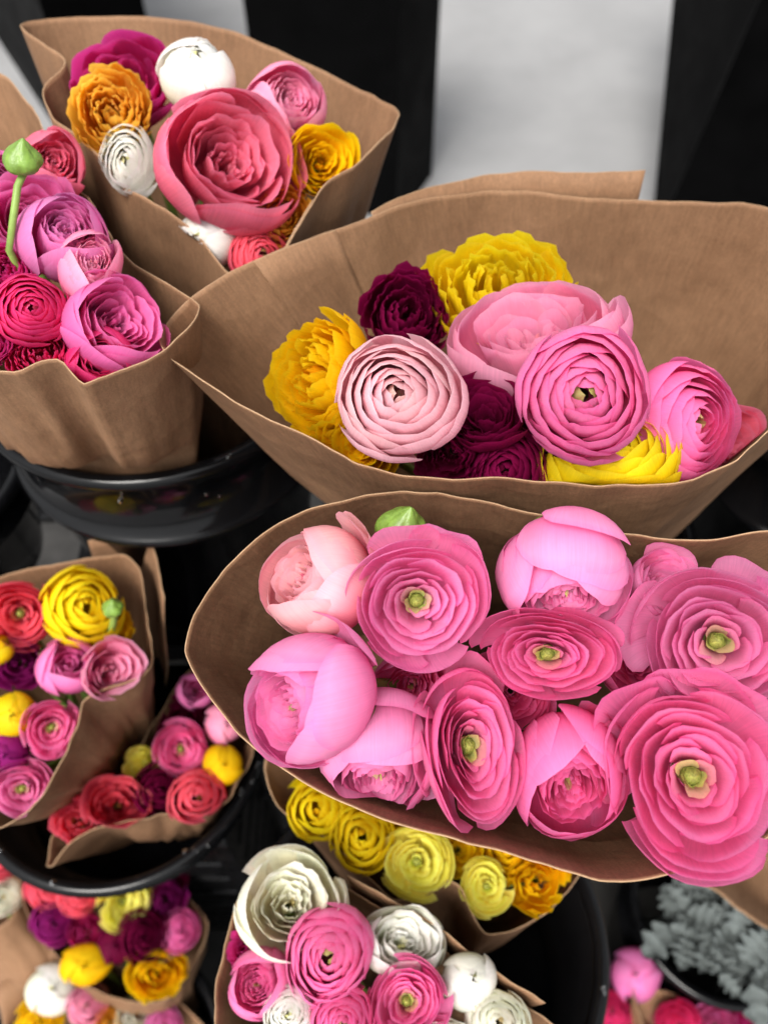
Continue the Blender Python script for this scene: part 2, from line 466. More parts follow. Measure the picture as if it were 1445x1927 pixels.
def wrap(label, rim, base, base_r=.028, seed=0, n=200, rows=36, wr=.0035, bulge=0.0, flaps=(), group='kraft paper wraps', bk=None):
    """rim: closed list of (px,py,d); base: point on the bucket bottom"""
    base = Vector(base)
    R3, ss = crom([tuple(P(*q)) for q in rim], n)
    b = np.array(base)
    cen = R3.mean(0)
    rel = R3 - cen
    ang = np.arctan2(rel[:, 1], rel[:, 0])
    bring = b + base_r * np.stack([np.cos(ang), np.sin(ang), np.zeros(n)], 1)
    ts = np.linspace(0, 1, rows) ** 1.35
    rng = random.Random(seed)
    o1 = Vector((rng.uniform(0, 50), rng.uniform(0, 50), rng.uniform(0, 50)))
    axis = (cen - b); axis /= np.linalg.norm(axis)
    def surf(i_arr, t_arr, off=0.0):
        """sample sheet at fractional ring index and t (may be <0 above the rim)"""
        V = np.zeros((len(t_arr), len(i_arr), 3))
        for a, i in enumerate(i_arr):
            i0 = int(math.floor(i)) % n; fr = i - math.floor(i); i1 = (i0 + 1) % n
            rp = R3[i0] * (1 - fr) + R3[i1] * fr
            bp_ = bring[i0] * (1 - fr) + bring[i1] * fr
            rad = rp - cen; rad -= axis * rad.dot(axis); rl = np.linalg.norm(rad); rad /= max(rl, 1e-6)
            th = 2 * math.pi * i / n
            for c, t in enumerate(t_arr):
                q = rp + (bp_ - rp) * t + rad * bulge * math.sin(math.pi * min(1, max(0, t))) ** 1
                tt = max(t, 0)
                amp = wr * (0.55 + 1.6 * min(1, tt * 2.5)) * (1 - .75 * tt)
                w = noise.noise(Vector((math.cos(th) * 2.2, math.sin(th) * 2.2, tt * 2.0)) + o1) * 1.6
                w += (0.5 - abs(noise.noise(Vector((math.cos(th) * 4.5, math.sin(th) * 4.5, tt * 3.0)) + o1 * 1.7))) * 1.5
                w += noise.noise(Vector((math.cos(th) * 14, math.sin(th) * 14, tt * 2.2)) + o1 * 2.3) * .35
                V[c, a] = q + rad * (amp * w + off)
        return V
    V = surf(range(n), ts)
    faces = grid_faces(n, rows, True)
    tot = ss[-1] + np.linalg.norm(R3[0] - R3[-1])
    uvx = np.tile(np.arange(n) / n * tot, rows); uvy = np.repeat(ts * .4, n)
    loc = base
    V = V.reshape(-1, 3)
    if bk is not None:
        z0b, hb_, rb_, r_b = BK[(round(bk.x, 4), round(bk.y, 4))]
        f_ = np.clip((V[:, 2] - z0b) / hb_, 0, 1)
        lim = rb_ + (r_b * .965 - rb_) * f_ - .007
        dx = V[:, 0] - bk.x; dy = V[:, 1] - bk.y; dr = np.hypot(dx, dy)
        over = 1 - sm(0, .03, V[:, 2] - (z0b + hb_))
        k_ = np.where(dr > lim, 1 + over * (lim / np.maximum(dr, 1e-6) - 1), 1.0)
        V[:, 0] = bk.x + dx * k_; V[:, 1] = bk.y + dy * k_
    vv = V - np.array(loc)
    root = empty('paper_wrap', loc)
    o = mesh_obj('sheet', vv, faces, M_KRAFT, root, uv=np.stack([uvx, uvy], 1))
    o.data.materials.append(M_EDGE)
    so = o.modifiers.new('thickness', 'SOLIDIFY'); so.thickness = .0006; so.offset = 0; so.material_offset_rim = 1
    for (i0, i1, rise0, rise1, t1, off) in flaps:
        k = max(8, int(abs(i1 - i0))); ii = np.linspace(i0, i1, k); r_ = np.linspace(0, 1, 14)
        Vf = np.zeros((14, k, 3))
        for a, i in enumerate(ii):
            rise = rise0 + (rise1 - rise0) * a / (k - 1)
            Vf[:, a, :] = surf([i], -rise + (t1 + rise) * r_, off)[:, 0, :]
        uvf = np.stack([np.tile(ii / n * tot, 14), np.repeat(r_ * .3, k)], 1)
        fo = mesh_obj('overlap_flap', Vf.reshape(-1, 3) - np.array(loc), grid_faces(k, 14), M_KRAFT, root, uv=uvf)
        fo.data.materials.append(M_EDGE)
        so = fo.modifiers.new('thickness', 'SOLIDIFY'); so.thickness = .0006; so.offset = 0; so.material_offset_rim = 1
    tag(root, label, 'paper wrap', group)
    e1 = np.array(tuple(Vector(axis).orthogonal().normalized())); e2 = np.cross(axis, e1)
    def polar(Q):
        r_ = Q - b; h = r_ @ axis; x = r_ @ e1; y = r_ @ e2
        return h, np.hypot(x, y), np.arctan2(y, x)
    hr, rr_, ar = polar(R3)
    od = np.argsort(ar); ar, rr_, hr = ar[od], rr_[od], hr[od]
    ar = np.concatenate([ar - 2 * math.pi, ar, ar + 2 * math.pi]); rr_ = np.tile(rr_, 3); hr = np.tile(hr, 3)
    def press(Q, gap=.0045):
        h, r_, a_ = polar(Q)
        Hi = np.interp(a_, ar, hr); Ri = np.interp(a_, ar, rr_)
        lim = base_r + (Ri - base_r) * np.clip(h / np.maximum(Hi, 1e-4), 0, 1) - gap
        fade = sm(0.0, .012, Hi - h)          # free once above the paper edge
        k = np.where(r_ > lim, 1 + fade * (np.maximum(lim, .004) / np.maximum(r_, 1e-6) - 1), 1.0)
        ax_pt = b + np.outer(h, axis)
        return ax_pt + (Q - ax_pt) * k[:, None]
    w_ = Wrap(); w_.press = press; w_.base = base; w_.R3 = R3; w_.cen = cen
    return w_

def on(B, dx, dy): return Vector((B.x + dx, B.y + dy, B.z + .001))

WA = wrap('pleated kraft paper wrap with V-shaped front, in front of the black bins',
    [(42, 50, .60), (90, 38, .615), (170, 33, .625), (270, 32, .63), (360, 42, .63), (440, 60, .63), (530, 98, .62), (620, 142, .61), (700, 180, .60), (744, 205, .585),
     (742, 235, .565), (715, 268, .55), (672, 308, .54), (650, 322, .535), (612, 350, .53), (580, 395, .53), (552, 440, .528), (525, 490, .532), (488, 535, .532),
     (430, 512, .530), (372, 440, .530), (302, 388, .534), (240, 350, .54), (185, 292, .535), (150, 262, .545), (105, 222, .558), (86, 165, .565), (126, 125, .572), (118, 105, .58)],
    bk=B1, base=on(B1, .022, .03), seed=11, flaps=[(108, 122, 0, 0, .5, -.0012)])
WB = wrap('kraft paper wrap notched at the front around hot pink blooms and a tall bud',
    [(-230, 300, .55), (-120, 170, .575), (-40, 128, .585), (20, 150, .58), (60, 205, .57), (95, 282, .555), (135, 345, .54), (200, 435, .52), (262, 500, .505), (330, 545, .49), (366, 572, .48),
     (352, 610, .462), (305, 662, .45), (240, 694, .442), (185, 712, .438), (158, 722, .437), (135, 700, .437), (112, 676, .437), (70, 678, .437), (0, 694, .44), (-100, 690, .45), (-220, 560, .49)],
    bk=B1, base=on(B1, -.035, -.03), seed=12, wr=.005)
WC = wrap('widest kraft paper wrap, open mouth around pink, yellow and burgundy blooms',
    [(302, 640, .47), (330, 590, .485), (380, 545, .488), (440, 508, .497), (540, 463, .511), (640, 428, .528), (760, 390, .548), (880, 368, .57), (1000, 362, .575), (1120, 376, .57), (1240, 382, .565), (1340, 384, .56), (1440, 394, .55),
     (1560, 450, .53), (1630, 560, .50), (1600, 680, .47), (1510, 760, .448), (1440, 815, .44), (1375, 872, .435), (1310, 902, .432), (1200, 908, .43), (1050, 905, .43), (900, 902, .43), (760, 888, .433), (680, 868, .436), (600, 828, .441), (500, 778, .447), (400, 722, .456), (330, 675, .464)],
    bk=B2, base=on(B2, .02, .03), seed=13, n=280, rows=44, flaps=[(47, 97, .0, .035, .4, .004), (22, 38, 0, 0, .5, -.0012)])
WD = wrap('kraft paper wrap full of only pink ranunculus, flaring open at the front',
    [(350, 1225, 0.425), (362, 1165, 0.430), (395, 1105, 0.437), (450, 1040, 0.429), (520, 990, 0.435), (610, 950, 0.439), (720, 928, 0.442), (800, 928, 0.443), (900, 942, 0.442), (1020, 972, 0.438), (1150, 1004, 0.433), (1240, 1018, 0.428), (1330, 1020, 0.423), (1440, 1000, 0.418),
     (1580, 1020, 0.411), (1720, 1130, 0.410), (1730, 1330, 0.390), (1600, 1490, 0.375), (1450, 1572, 0.367), (1330, 1625, 0.363), (1230, 1645, 0.362), (1130, 1648, 0.363), (1010, 1622, 0.366), (880, 1585, 0.370), (740, 1545, 0.375), (640, 1508, 0.380), (560, 1462, 0.386), (490, 1410, 0.393), (430, 1350, 0.402), (380, 1285, 0.414)],
    bk=B2, base=on(B2, -.03, -.035), seed=14, n=280, rows=44, wr=.0028, bulge=.0)
WE = wrap('kraft paper wrap of mixed pink, purple and yellow blooms with square back corner',
    [(-150, 1200, .66), (-60, 1110, .675), (40, 1078, .68), (120, 1062, .68), (185, 1050, .68), (232, 1046, .68), (258, 1066, .675), (270, 1110, .668), (280, 1180, .66), (285, 1240, .65),
     (262, 1272, .64), (205, 1292, .63), (158, 1318, .625), (145, 1370, .62), (118, 1430, .615), (70, 1505, .61), (10, 1552, .61), (-80, 1540, .62), (-170, 1400, .64)],
    bk=B3, base=on(B3, -.035, .03), seed=15, n=160, rows=26, flaps=[(36, 60, .015, .07, .5, .013)])
WG = wrap('kraft paper wrap sunk deep inside the wet-rimmed bucket',
    [(88, 1622, .71), (100, 1575, .722), (135, 1535, .735), (240, 1450, .755), (290, 1360, .775), (345, 1275, .79), (400, 1240, .795), (470, 1290, .785), (500, 1370, .76), (478, 1440, .735),
     (445, 1488, .72), (392, 1522, .71), (330, 1535, .703), (250, 1545, .698), (190, 1556, .695), (140, 1580, .695), (112, 1612, .70), (96, 1632, .703)],
    bk=B3, base=on(B3, .035, -.02), seed=16, n=160, rows=26, wr=.005)
WF = wrap('kraft paper wrap full of only yellow ranunculus with a wavy front edge',
    [(502, 1425, .64), (560, 1370, .665), (680, 1350, .685), (820, 1360, .69), (960, 1420, .68), (1060, 1520, .66), (1098, 1610, .64), (1082, 1655, .63),
     (1030, 1715, .617), (965, 1748, .608), (915, 1757, .602), (890, 1722, .60), (866, 1668, .60), (838, 1656, .602), (800, 1682, .604), (740, 1690, .604), (690, 1640, .608), (620, 1575, .615), (548, 1545, .62), (512, 1500, .63)],
    bk=B4, base=on(B4, .025, .045), seed=17, n=160, rows=26, wr=.003)
WH = wrap('kraft paper wrap of white and pink ranunculus with pointed back corner',
    [(402, 1880, .53), (425, 1790, .545), (448, 1695, .56), (490, 1632, .572), (540, 1604, .58), (600, 1640, .578), (720, 1712, .572), (850, 1802, .562), (960, 1880, .55), (1070, 1960, .538),
     (1050, 2060, .515), (900, 2160, .50), (700, 2190, .495), (520, 2130, .50), (420, 2000, .512)],
    bk=B4, base=on(B4, -.02, -.04), seed=18, n=160, rows=26, flaps=[(40, 74, .03, .06, .5, .006)])
WI = wrap('small round kraft paper wrap of burgundy and gold blooms',
    [(40, 1660, .985), (70, 1600, 1.01), (160, 1560, 1.03), (260, 1565, 1.03), (325, 1610, 1.015), (345, 1670, 1.0), (384, 1730, .985), (382, 1775, .975),
     (340, 1850, .96), (300, 1886, .955), (240, 1882, .953), (170, 1856, .957), (100, 1790, .967), (60, 1735, .975)],
    bk=B8, base=on(B8, .02, .04), seed=19, n=120, rows=20)
WJ = wrap('kraft paper wrap of white, orange and pink blooms under the burgundy-and-gold wrap',
    [(-40, 1850, 1.01), (10, 1790, 1.03), (70, 1768, 1.035), (170, 1790, 1.03), (270, 1840, 1.02), (350, 1900, 1.0), (400, 1960, .99),
     (330, 2060, .97), (160, 2090, .965), (10, 2010, .98)],
    bk=B8, base=on(B8, -.02, -.04), seed=20, n=120, rows=20)
WK = wrap('kraft paper wrap with coral and cream blooms at its edge',
    [(-200, 1600, 1.03), (-110, 1520, 1.05), (-20, 1530, 1.05), (25, 1590, 1.03), (38, 1660, 1.01), (25, 1720, .995), (-20, 1750, .985), (-120, 1740, .99), (-200, 1690, 1.01)],
    bk=B8, base=on(B8, -.05, .02), seed=21, n=100, rows=18)
WL = wrap('shadowed kraft paper wrap around deep pink blooms',
    [(1120, 1900, 1.06), (1150, 1800, 1.09), (1210, 1755, 1.10), (1270, 1800, 1.08), (1300, 1870, 1.06), (1270, 1960, 1.03), (1190, 1990, 1.02)],
    bk=B9, base=on(B9, -.03, .04), seed=22, n=100, rows=18)
WM = wrap('kraft paper wrap with a pale curled edge beside deep pink blooms',
    [(1192, 1868, 1.02), (1215, 1858, 1.03), (1270, 1872, 1.03), (1330, 1905, 1.02), (1420, 1900, 1.03), (1500, 1960, 1.0), (1450, 2060, .98), (1330, 2080, .97), (1240, 1990, .985)],
    bk=B9, base=on(B9, .03, -.02), seed=23, n=100, rows=18)
WN = wrap('plain empty-looking kraft wrap behind the silver foliage',
    [(1290, 1632, .80), (1360, 1685, .80), (1450, 1752, .80), (1600, 1780, .82), (1720, 1700, .86), (1700, 1560, .90), (1560, 1480, .92), (1420, 1490, .90), (1320, 1550, .85)],
    bk=B11, base=on(B11, .0, .0), seed=24, n=120, rows=20)

# ------------------------------------------------------------------ flowers
GOLD = 2.399963
#           tip              low              heart            edge
PAL = {
 'pink':    ((248, 168, 210), (248, 148, 198), (186, 218, 112), (244, 136, 190)),
 'pinkdeep':((243, 130, 184), (240, 88, 152),  (190, 200, 120), (245, 146, 200)),
 'candy':   ((247, 154, 200), (247, 128, 184), (186, 218, 112), (242, 118, 180)),
 'blush':   ((250, 204, 212), (248, 178, 192), (251, 218, 205), (251, 216, 222)),
 'palepink':((240, 166, 196), (236, 130, 170), (240, 170, 180), (246, 186, 208)),
 'peachy':  ((246, 196, 200), (240, 140, 160), (230, 120, 150), (240, 170, 185)),
 'hot':     ((232, 60, 130),  (222, 40, 112),  (240, 120, 160), (240, 100, 160)),
 'rose':    ((236, 130, 156), (230, 108, 144),  (242, 160, 180), (240, 150, 182)),
 'lilac':   ((228, 118, 178), (220, 92, 158),  (200, 76, 138),  (236, 142, 196)),
 'orchid':  ((232, 140, 196), (226, 110, 170), (220, 120, 160), (238, 160, 210)),
 'magenta': ((206, 56, 136),  (214, 44, 116),  (190, 40, 110),  (216, 92, 164)),
 'coral':   ((236, 106, 124), (228, 80, 110),  (120, 120, 60),  (240, 130, 150)),
 'peach':   ((246, 160, 116), (240, 140, 100), (240, 150, 100), (250, 180, 140)),
 'yellow':  ((255, 224, 30),  (254, 210, 14),  (244, 206, 36),  (255, 231, 66)),
 'gold':    ((254, 210, 20),  (253, 194, 10),   (246, 180, 20),  (254, 220, 46)),
 'amber':   ((255, 200, 80),  (255, 178, 44),  (250, 200, 110),  (255, 212, 104)),
 'lemon':   ((252, 242, 140), (250, 232, 108),  (206, 218, 100),  (252, 246, 166)),
 'white':   ((243, 242, 236), (236, 236, 214), (226, 224, 150), (246, 245, 240)),
 'cream':   ((250, 246, 232), (247, 238, 212), (240, 216, 150), (251, 248, 240)),
 'burgundy':((122, 14, 66),   (104, 10, 52),   (80, 8, 40),     (140, 26, 84)),
 'plum':    ((136, 28, 104),  (120, 18, 84),   (80, 10, 60),    (158, 52, 130)),
 'maroon':  ((88, 8, 44),     (70, 6, 34),     (110, 12, 60),   (98, 12, 54)),
}
def lift(c):
    c = lin(c); m_ = c.max()
    return np.minimum(c ** 1.04 * (m_ ** .8 / m_ ** 1.04), .94)
PAL = {k: [lift(c) for c in v] for k, v in PAL.items()}

def petal_grid(rng, ang, w, rt, zt, rb, zb, k=0.0, ruf=0.0, curl=0.0, a=.3, nu=9, nv=7, v0=0.0, r0=.06, z0=-.75, frq=3.0, cup=0.0):
    u = np.linspace(-1, 1, nu); v = np.linspace(v0, 1, nv)
    U, V = np.meshgrid(u, v)
    Ve = V * (1 - a * np.abs(U) ** 2.6)
    b0 = (1 - Ve) ** 3; b1 = 3 * Ve * (1 - Ve) ** 2; b2 = 3 * Ve ** 2 * (1 - Ve); b3 = Ve ** 3
    r = b0 * r0 + b1 * rb * .95 + b2 * rb * 1.06 + b3 * rt
    z = b0 * z0 + b1 * (z0 + .06) + b2 * zb + b3 * zt
    th = ang + w * U * (.6 + .4 * Ve)
    r = r * (1 + k * U * Ve)
    ph = rng.uniform(0, 6.28); ph2 = rng.uniform(0, 6.28); f2 = frq * rng.uniform(1.7, 2.4)
    e = Ve ** 3
    wv = np.sin(frq * U * 2 + ph) * .6 + np.sin(f2 * U * 2 + ph2) * .5
    r = r + ruf * e * wv + curl * Ve ** 5
    z = z + ruf * .7 * e * np.sin(frq * U * 1.7 + ph2) - abs(curl) * .25 * Ve ** 6
    r = r + .028 * Ve ** 2 * np.sin(2.1 * U + 2.6 * Ve + ph)
    z = z + cup * U ** 2 * Ve ** 2
    # shallow crease along the petal and a lightly nicked lip
    z = z - .008 * e * np.exp(-(U / .12) ** 2) * rng.uniform(-.3, 1.4)
    r = np.maximum(r, .005)
    return np.stack([r * np.cos(th), r * np.sin(th), z], -1), U, V

def head(kind, rng, q):
    """returns list of (grid, U, V, s, outer?)"""
    out_ = []
    def add(s, outer, **kw):
        nu, nv = ((13, 10) if q > .9 else (9, 7)) if outer else ((11, 7) if q > .9 else (8, 5))
        g, U, V = petal_grid(rng, nu=nu, nv=nv, v0=0 if outer else .30, **kw)
        out_.append((g, U, V, s, outer))
    J = rng.gauss
    ph = rng.uniform(0, 6.28)
    if kind == 'tight':
        n_ = int(42 * q)
        for i in range(n_):
            s = i / (n_ - 1); rt = .018 + .83 * s ** .95 + J(0, .010)
            zt = .66 * math.sqrt(max(0, 1 - (rt / 1.04) ** 2)) - .09 * math.exp(-(rt / .12) ** 2) + J(0, .014)
            rb = min(1.0, rt + .17 + .10 * (1 - s))
            add(s, i > n_ - 9, ang=ph + i * GOLD + J(0, .15), w=math.radians(78 - 30 * s), rt=rt, zt=zt, rb=rb, zb=zt - .22 - .1 * s,
                k=.03 + .02 * (1 - s), ruf=.011 + .010 * s, a=.22, frq=rng.uniform(2, 4))
    elif kind == 'open':
        n_ = int(21 * q + 3)
        for i in range(n_):
            s = i / (n_ - 1); rt = .12 + .54 * s ** .95 + J(0, .018)
            zt = .02 + .38 * math.sin(min(1, s * 1.1) * math.pi / 2) + J(0, .025)
            rb = max(.07, rt - .13 + .05 * s)
            add(s * .8, i > n_ - 6, ang=ph + i * GOLD + J(0, .22), w=math.radians(70 - 10 * s), rt=rt, zt=zt, rb=rb, zb=zt - .17,
                k=.05, ruf=.016 + .016 * s, curl=.0, a=.20, frq=rng.uniform(1.4, 2.8))
        for i in range(10):
            s = i / 9
            add(.85 + .15 * s, True, ang=ph + i * 2.25 + J(0, .2), w=math.radians(66 - 10 * s), rt=.69 + .23 * s + J(0, .025), zt=.43 - .15 * s + J(0, .04), rb=.64 + .32 * s, zb=.20 - .22 * s,
                k=.05, ruf=.022, curl=.0, a=.30, frq=rng.uniform(1, 2.2), cup=.04)
    elif kind == 'goblet':
        n_ = int(30 * q)
        for i in range(n_):
            s = i / (n_ - 1); rt = .04 + .46 * s + J(0, .012)
            zt = .46 + .16 * s + J(0, .02)
            add(s * .8, False, ang=ph + i * GOLD + J(0, .2), w=math.radians(60), rt=rt, zt=zt, rb=rt + .0 + .12 * s * s, zb=zt - .25,
                k=.05, ruf=.03, a=.16, frq=rng.uniform(2.5, 4.5))
        for i in range(9):
            s = i / 8
            add(.85 + .15 * s, True, ang=ph + i * 2.2 + J(0, .15), w=math.radians(72 - 12 * s), rt=.48 + .16 * s + J(0, .03), zt=.80 - .22 * s + J(0, .04), rb=.93 + .08 * s, zb=.40 - .12 * s,
                k=.05, ruf=.02, curl=.0, a=.30 + .1 * s, frq=rng.uniform(1, 2.2))
    elif kind == 'wide':
        n_ = int(34 * q)
        for i in range(n_):
            s = i / (n_ - 1); rt = .06 + .80 * s + J(0, .03)
            zt = .12 + .42 * s + J(0, .05)
            add(s, i > n_ - 12, ang=ph + i * GOLD + J(0, .3), w=math.radians(60 + 6 * s), rt=rt, zt=zt, rb=max(.10, rt * .93 + .08 * max(0, s - .6) / .4), zb=zt - .30,
                k=.07, ruf=.035 + .035 * s, curl=.02, a=.26, frq=rng.uniform(1.2, 2.6))
    elif kind == 'cup':
        n_ = int(26 * q)
        for i in range(n_):
            s = i / (n_ - 1); rt = .05 + .60 * s + J(0, .03); zt = .10 + .36 * s + J(0, .05)
            add(s * .8, False, ang=ph + i * GOLD + J(0, .3), w=math.radians(62), rt=rt, zt=zt, rb=max(.1, rt * .93), zb=zt - .28,
                k=.07, ruf=.05, curl=.02, a=.22, frq=rng.uniform(1.4, 2.8))
        for i in range(10):
            s = i / 9
            add(.85 + .15 * s, True, ang=ph + i * 2.25 + J(0, .2), w=math.radians(64 - 8 * s), rt=.66 + .22 * s + J(0, .03), zt=.62 - .30 * s + J(0, .06), rb=.86 + .14 * s, zb=.22 - .18 * s,
                k=.06, ruf=.04, curl=.02, a=.34, frq=rng.uniform(1, 2.2), cup=.05)
    elif kind == 'ruffle':
        n_ = int(48 * q)
        for i in range(n_):
            s = i / (n_ - 1); rt = .05 + .84 * s ** .9 + J(0, .035)
            zt = .58 * math.sqrt(max(0, 1 - (min(rt, 1) / 1.06) ** 2)) + .03 + J(0, .05)
            add(s, i > n_ - 10, ang=ph + i * GOLD + J(0, .3), w=math.radians(52 - 16 * s), rt=rt, zt=zt, rb=rt + .06 + .06 * (1 - s), zb=zt - .28,
                k=.06, ruf=.055, curl=.05 * s, a=.28, frq=rng.uniform(2.2, 4.2))
    elif kind == 'bud':
        n_ = 20
        for i in range(n_):
            s = i / (n_ - 1); rt = .004 + .26 * s ** 1.3 + J(0, .004)
            add(s, i > n_ - 8, ang=ph + i * 2.25 + J(0, .15), w=math.radians(78 - 14 * s), rt=rt, zt=.84 - .12 * s + J(0, .03), rb=.30 + .72 * s ** .6, zb=.62 - .16 * s,
                k=.05, ruf=.015, a=.36, frq=rng.uniform(1, 2))
    return out_

def tri_frame(a):
    a = a.normalized()
    ref = DOWN
    x = (RIGHT - a * RIGHT.dot(a))
    if x.length < .2: x = (ref - a * ref.dot(a))
    x.normalize(); y = a.cross(x)
    return x, y, a

ALL_LABELS = []
def stem_to(root, start, axis, wp, rng, r=.0030, vis=None):
    base = wp.base
    end = base + Vector((rng.uniform(-.012, .012), rng.uniform(-.012, .012), .006))
    L = (start - end).length
    c1 = start - axis * min(.016, L * .1); c2 = end + (Vector(wp.cen) - end).normalized() * L * .55
    pts = []
    for i in range(9):
        t = i / 8
        pts.append(start * (1 - t) ** 3 + c1 * 3 * t * (1 - t) ** 2 + c2 * 3 * t * t * (1 - t) + end * t ** 3)
    v, f = tube([p - root.location for p in pts], [r] * 9, 7)
    mesh_obj('stem', v, f, M_STEM, root)

def flower(wp, where, px, py, d, dia, tilt, kind, colour, label, sq=(1, 1), sqa=0, guards=0, seed=None, flat=1.0, hearts=None, petals=True):
    """dia: head width in photo pixels; tilt: lean of the face across the picture (x right, y down)"""
    sd = seed if seed is not None else int(px * 7 + py * 13)
    rng = random.Random(sd); nr = np.random.RandomState(sd)
    c = P(px, py, d)
    R = dia * (1.10 if .36 < d < .43 else 1.10) / FPX * d / 2
    view = (Vector((0, 0, CAMZ)) - c).normalized()
    t2 = math.hypot(*tilt)
    sx = (RIGHT - view * RIGHT.dot(view)).normalized(); sy = (DOWN - view * DOWN.dot(view)).normalized()
    a = (sx * tilt[0] + sy * tilt[1] + view * math.sqrt(max(.02, 1 - min(t2, .98) ** 2))).normalized()
    X, Y, Z = tri_frame(a)
    F = np.array([tuple(X), tuple(Y), tuple(Z)])
    q = 1.0 if d < .6 else .62
    root = empty('ranunculus_flower', c)
    tip, low, heart, edge = PAL[colour]
    hb = nr.uniform(.94, 1.05)
    grids = head(kind, rng, q)
    for gk in range(guards):
        g, U, V = petal_grid(rng, ang=rng.uniform(0, 6.28) if gk else 1.0 + rng.uniform(-.4, .4), w=math.radians(rng.uniform(36, 50)), rt=rng.uniform(.98, 1.08), zt=rng.uniform(-.05, .3), rb=.95, zb=-.25,
                             k=.06, ruf=.055, curl=.06, a=.46, nu=13, nv=10, frq=1.7, cup=rng.uniform(.08, .22))
        grids.append((g, U, V, 1.0, True))
    p1, p2 = rng.uniform(0, 6.28), rng.uniform(0, 6.28)
    iv, ifc, ic, iu, off = [], [], [], [], 0
    ca, sa = math.cos(sqa), math.sin(sqa)
    for g, U, V, s, outer in grids:
        sh = V.shape
        g = g.reshape(-1, 3).copy()
        th = np.arctan2(g[:, 1], g[:, 0])
        g[:, :2] *= (1 + .045 * np.sin(2 * th + p1) + .03 * np.sin(3 * th + p2))[:, None]
        gx = g[:, 0] * ca + g[:, 1] * sa; gy = -g[:, 0] * sa + g[:, 1] * ca
        gx *= sq[0]; gy *= sq[1]
        g[:, 0] = gx * ca - gy * sa; g[:, 1] = gx * sa + gy * ca
        g[:, 2] *= flat
        w = wp.press(g @ F * R + np.array(c)) - np.array(c)
        v = V.ravel(); u = U.ravel()
        cc = low[None] + (tip - low)[None] * sm(.40, .90, v)[:, None]
        em = sm(.86, 1.0, v) * .55 + sm(.75, 1.0, np.abs(u)) * .25
        cc = cc + (edge[None] - cc) * em[:, None]
        hm = 1 - sm(.02, .20 if kind == 'open' else .04, np.full(len(v), s))
        if outer: hm = hm * 0
        cc = cc + (heart[None] - cc) * (hm * .9)[:, None]
        cc = cc * (hb * nr.uniform(.93, 1.06)) * nr.uniform(.97, 1.03, 3)[None]
        cc = np.clip(cc, 0, .95)
        uv = np.stack([u + nr.uniform(0, 9), v + nr.uniform(0, 9)], 1)
        fc = grid_faces(sh[1], sh[0])
        if outer:
            mesh_obj('petal', w, fc, M_PETAL, root, col=cc, uv=uv)
        else:
            iv.append(w); ifc.append(fc + off); ic.append(cc); iu.append(uv); off += len(w)
    if iv:
        tag(mesh_obj('inner_petals', np.concatenate(iv), np.concatenate(ifc), M_PETAL, root, col=np.concatenate(ic), uv=np.concatenate(iu)), kind='stuff')
    if d < .5 and kind in ('goblet', 'tight', 'bud'):
        for k_ in range(5):
            g, U, V = petal_grid(rng, ang=k_ * 1.2566 + p1, w=.42, rt=rng.uniform(.5, .7), zt=rng.uniform(-.5, -.3), rb=.5, zb=-.72, a=.6, nu=7, nv=6, r0=.05, z0=-.80)
            mesh_obj('sepal', wp.press(g.reshape(-1, 3) @ F * R + np.array(c)) - np.array(c), grid_faces(7, 6), M_BUD, root)
    if kind == 'open' or hearts:
        v_, f_ = lathe([(.001, .05), (.035, .035), (.07, -.02), (.10, -.09), (.115, -.25), (.11, -.4)], 14)
        v_ = v_ * (1 + .10 * nr.uniform(-1, 1, (len(v_), 1)))
        v_[:, 2] -= .06
        mesh_obj('flower_heart', v_ @ F * R, f_, M_PITH, root)
    stem_to(root, c - a * R * .45 * flat, a, wp, rng, r=min(.0035, R * .11))
    lab = label + ' ' + where
    tag(root, lab, 'flower', None)
    ALL_LABELS.append((root, lab))
    return root

def green_bud(wp, px, py, d, dia, axis, label, stem_px=None):
    rng = random.Random(int(px + py)); c = P(px, py, d); R = dia / FPX * d / 2
    a = Vector(axis).normalized(); X, Y, Z = tri_frame(a); F = np.array([tuple(X), tuple(Y), tuple(Z)])
    root = empty('flower_bud', c)
    nth, nz = 40, 18
    th = np.linspace(0, 2 * math.pi, nth, endpoint=False); t = np.linspace(0, 1, nz)
    T, H = np.meshgrid(th, t)
    prof = np.sin(np.pi * np.clip(H, 0, 1) ** .66) ** .8 * (1 - .05 * H)
    rid = 1 + .13 * np.abs(np.sin(2.5 * T + 1.2 * H)) - .08 * np.exp(-(np.sin(2.5 * T + 1.2 * H) / .15) ** 2)
    r = prof * rid * 1.0; r[0] = .2; r[-1] = .03
    z = -.85 + 1.9 * H + .18 * np.clip(H - .8, 0, 1) * 5 * .6
    bend = .25 * np.clip(H - .7, 0, 1) / .3
    g = np.stack([r * np.cos(T) + bend, r * np.sin(T), z], -1).reshape(-1, 3)
    mesh_obj('bud_body', g @ F * R, grid_faces(nth, nz, True), M_BUD, root)
    for k in range(5):       # sepals clasping the bud
        g, U, V = petal_grid(rng, ang=k * 1.2566 + .3, w=.55, rt=.22, zt=.55 + .3 * (k % 2), rb=1.08, zb=.02, a=.62, ruf=.04, nu=9, nv=9, r0=.2, z0=-.86)
        mesh_obj('sepal', g.reshape(-1, 3) @ F * R, grid_faces(9, 9), M_BUD, root)
    if stem_px:
        pts = [c - a * R * .8] + [P(*q) for q in stem_px]
        pts += [pts[-1] + (wp.base - pts[-1]) * t for t in (.4, .97)]
        v, f = tube([p - root.location for p in pts], [R * .21] * len(pts), 10)
        mesh_obj('stem', v, f, M_STEM, root)
    else:
        stem_to(root, c - a * R * .8, a, wp, rng, r=.0028)
    tag(root, label, 'bud', 'green ranunculus buds')

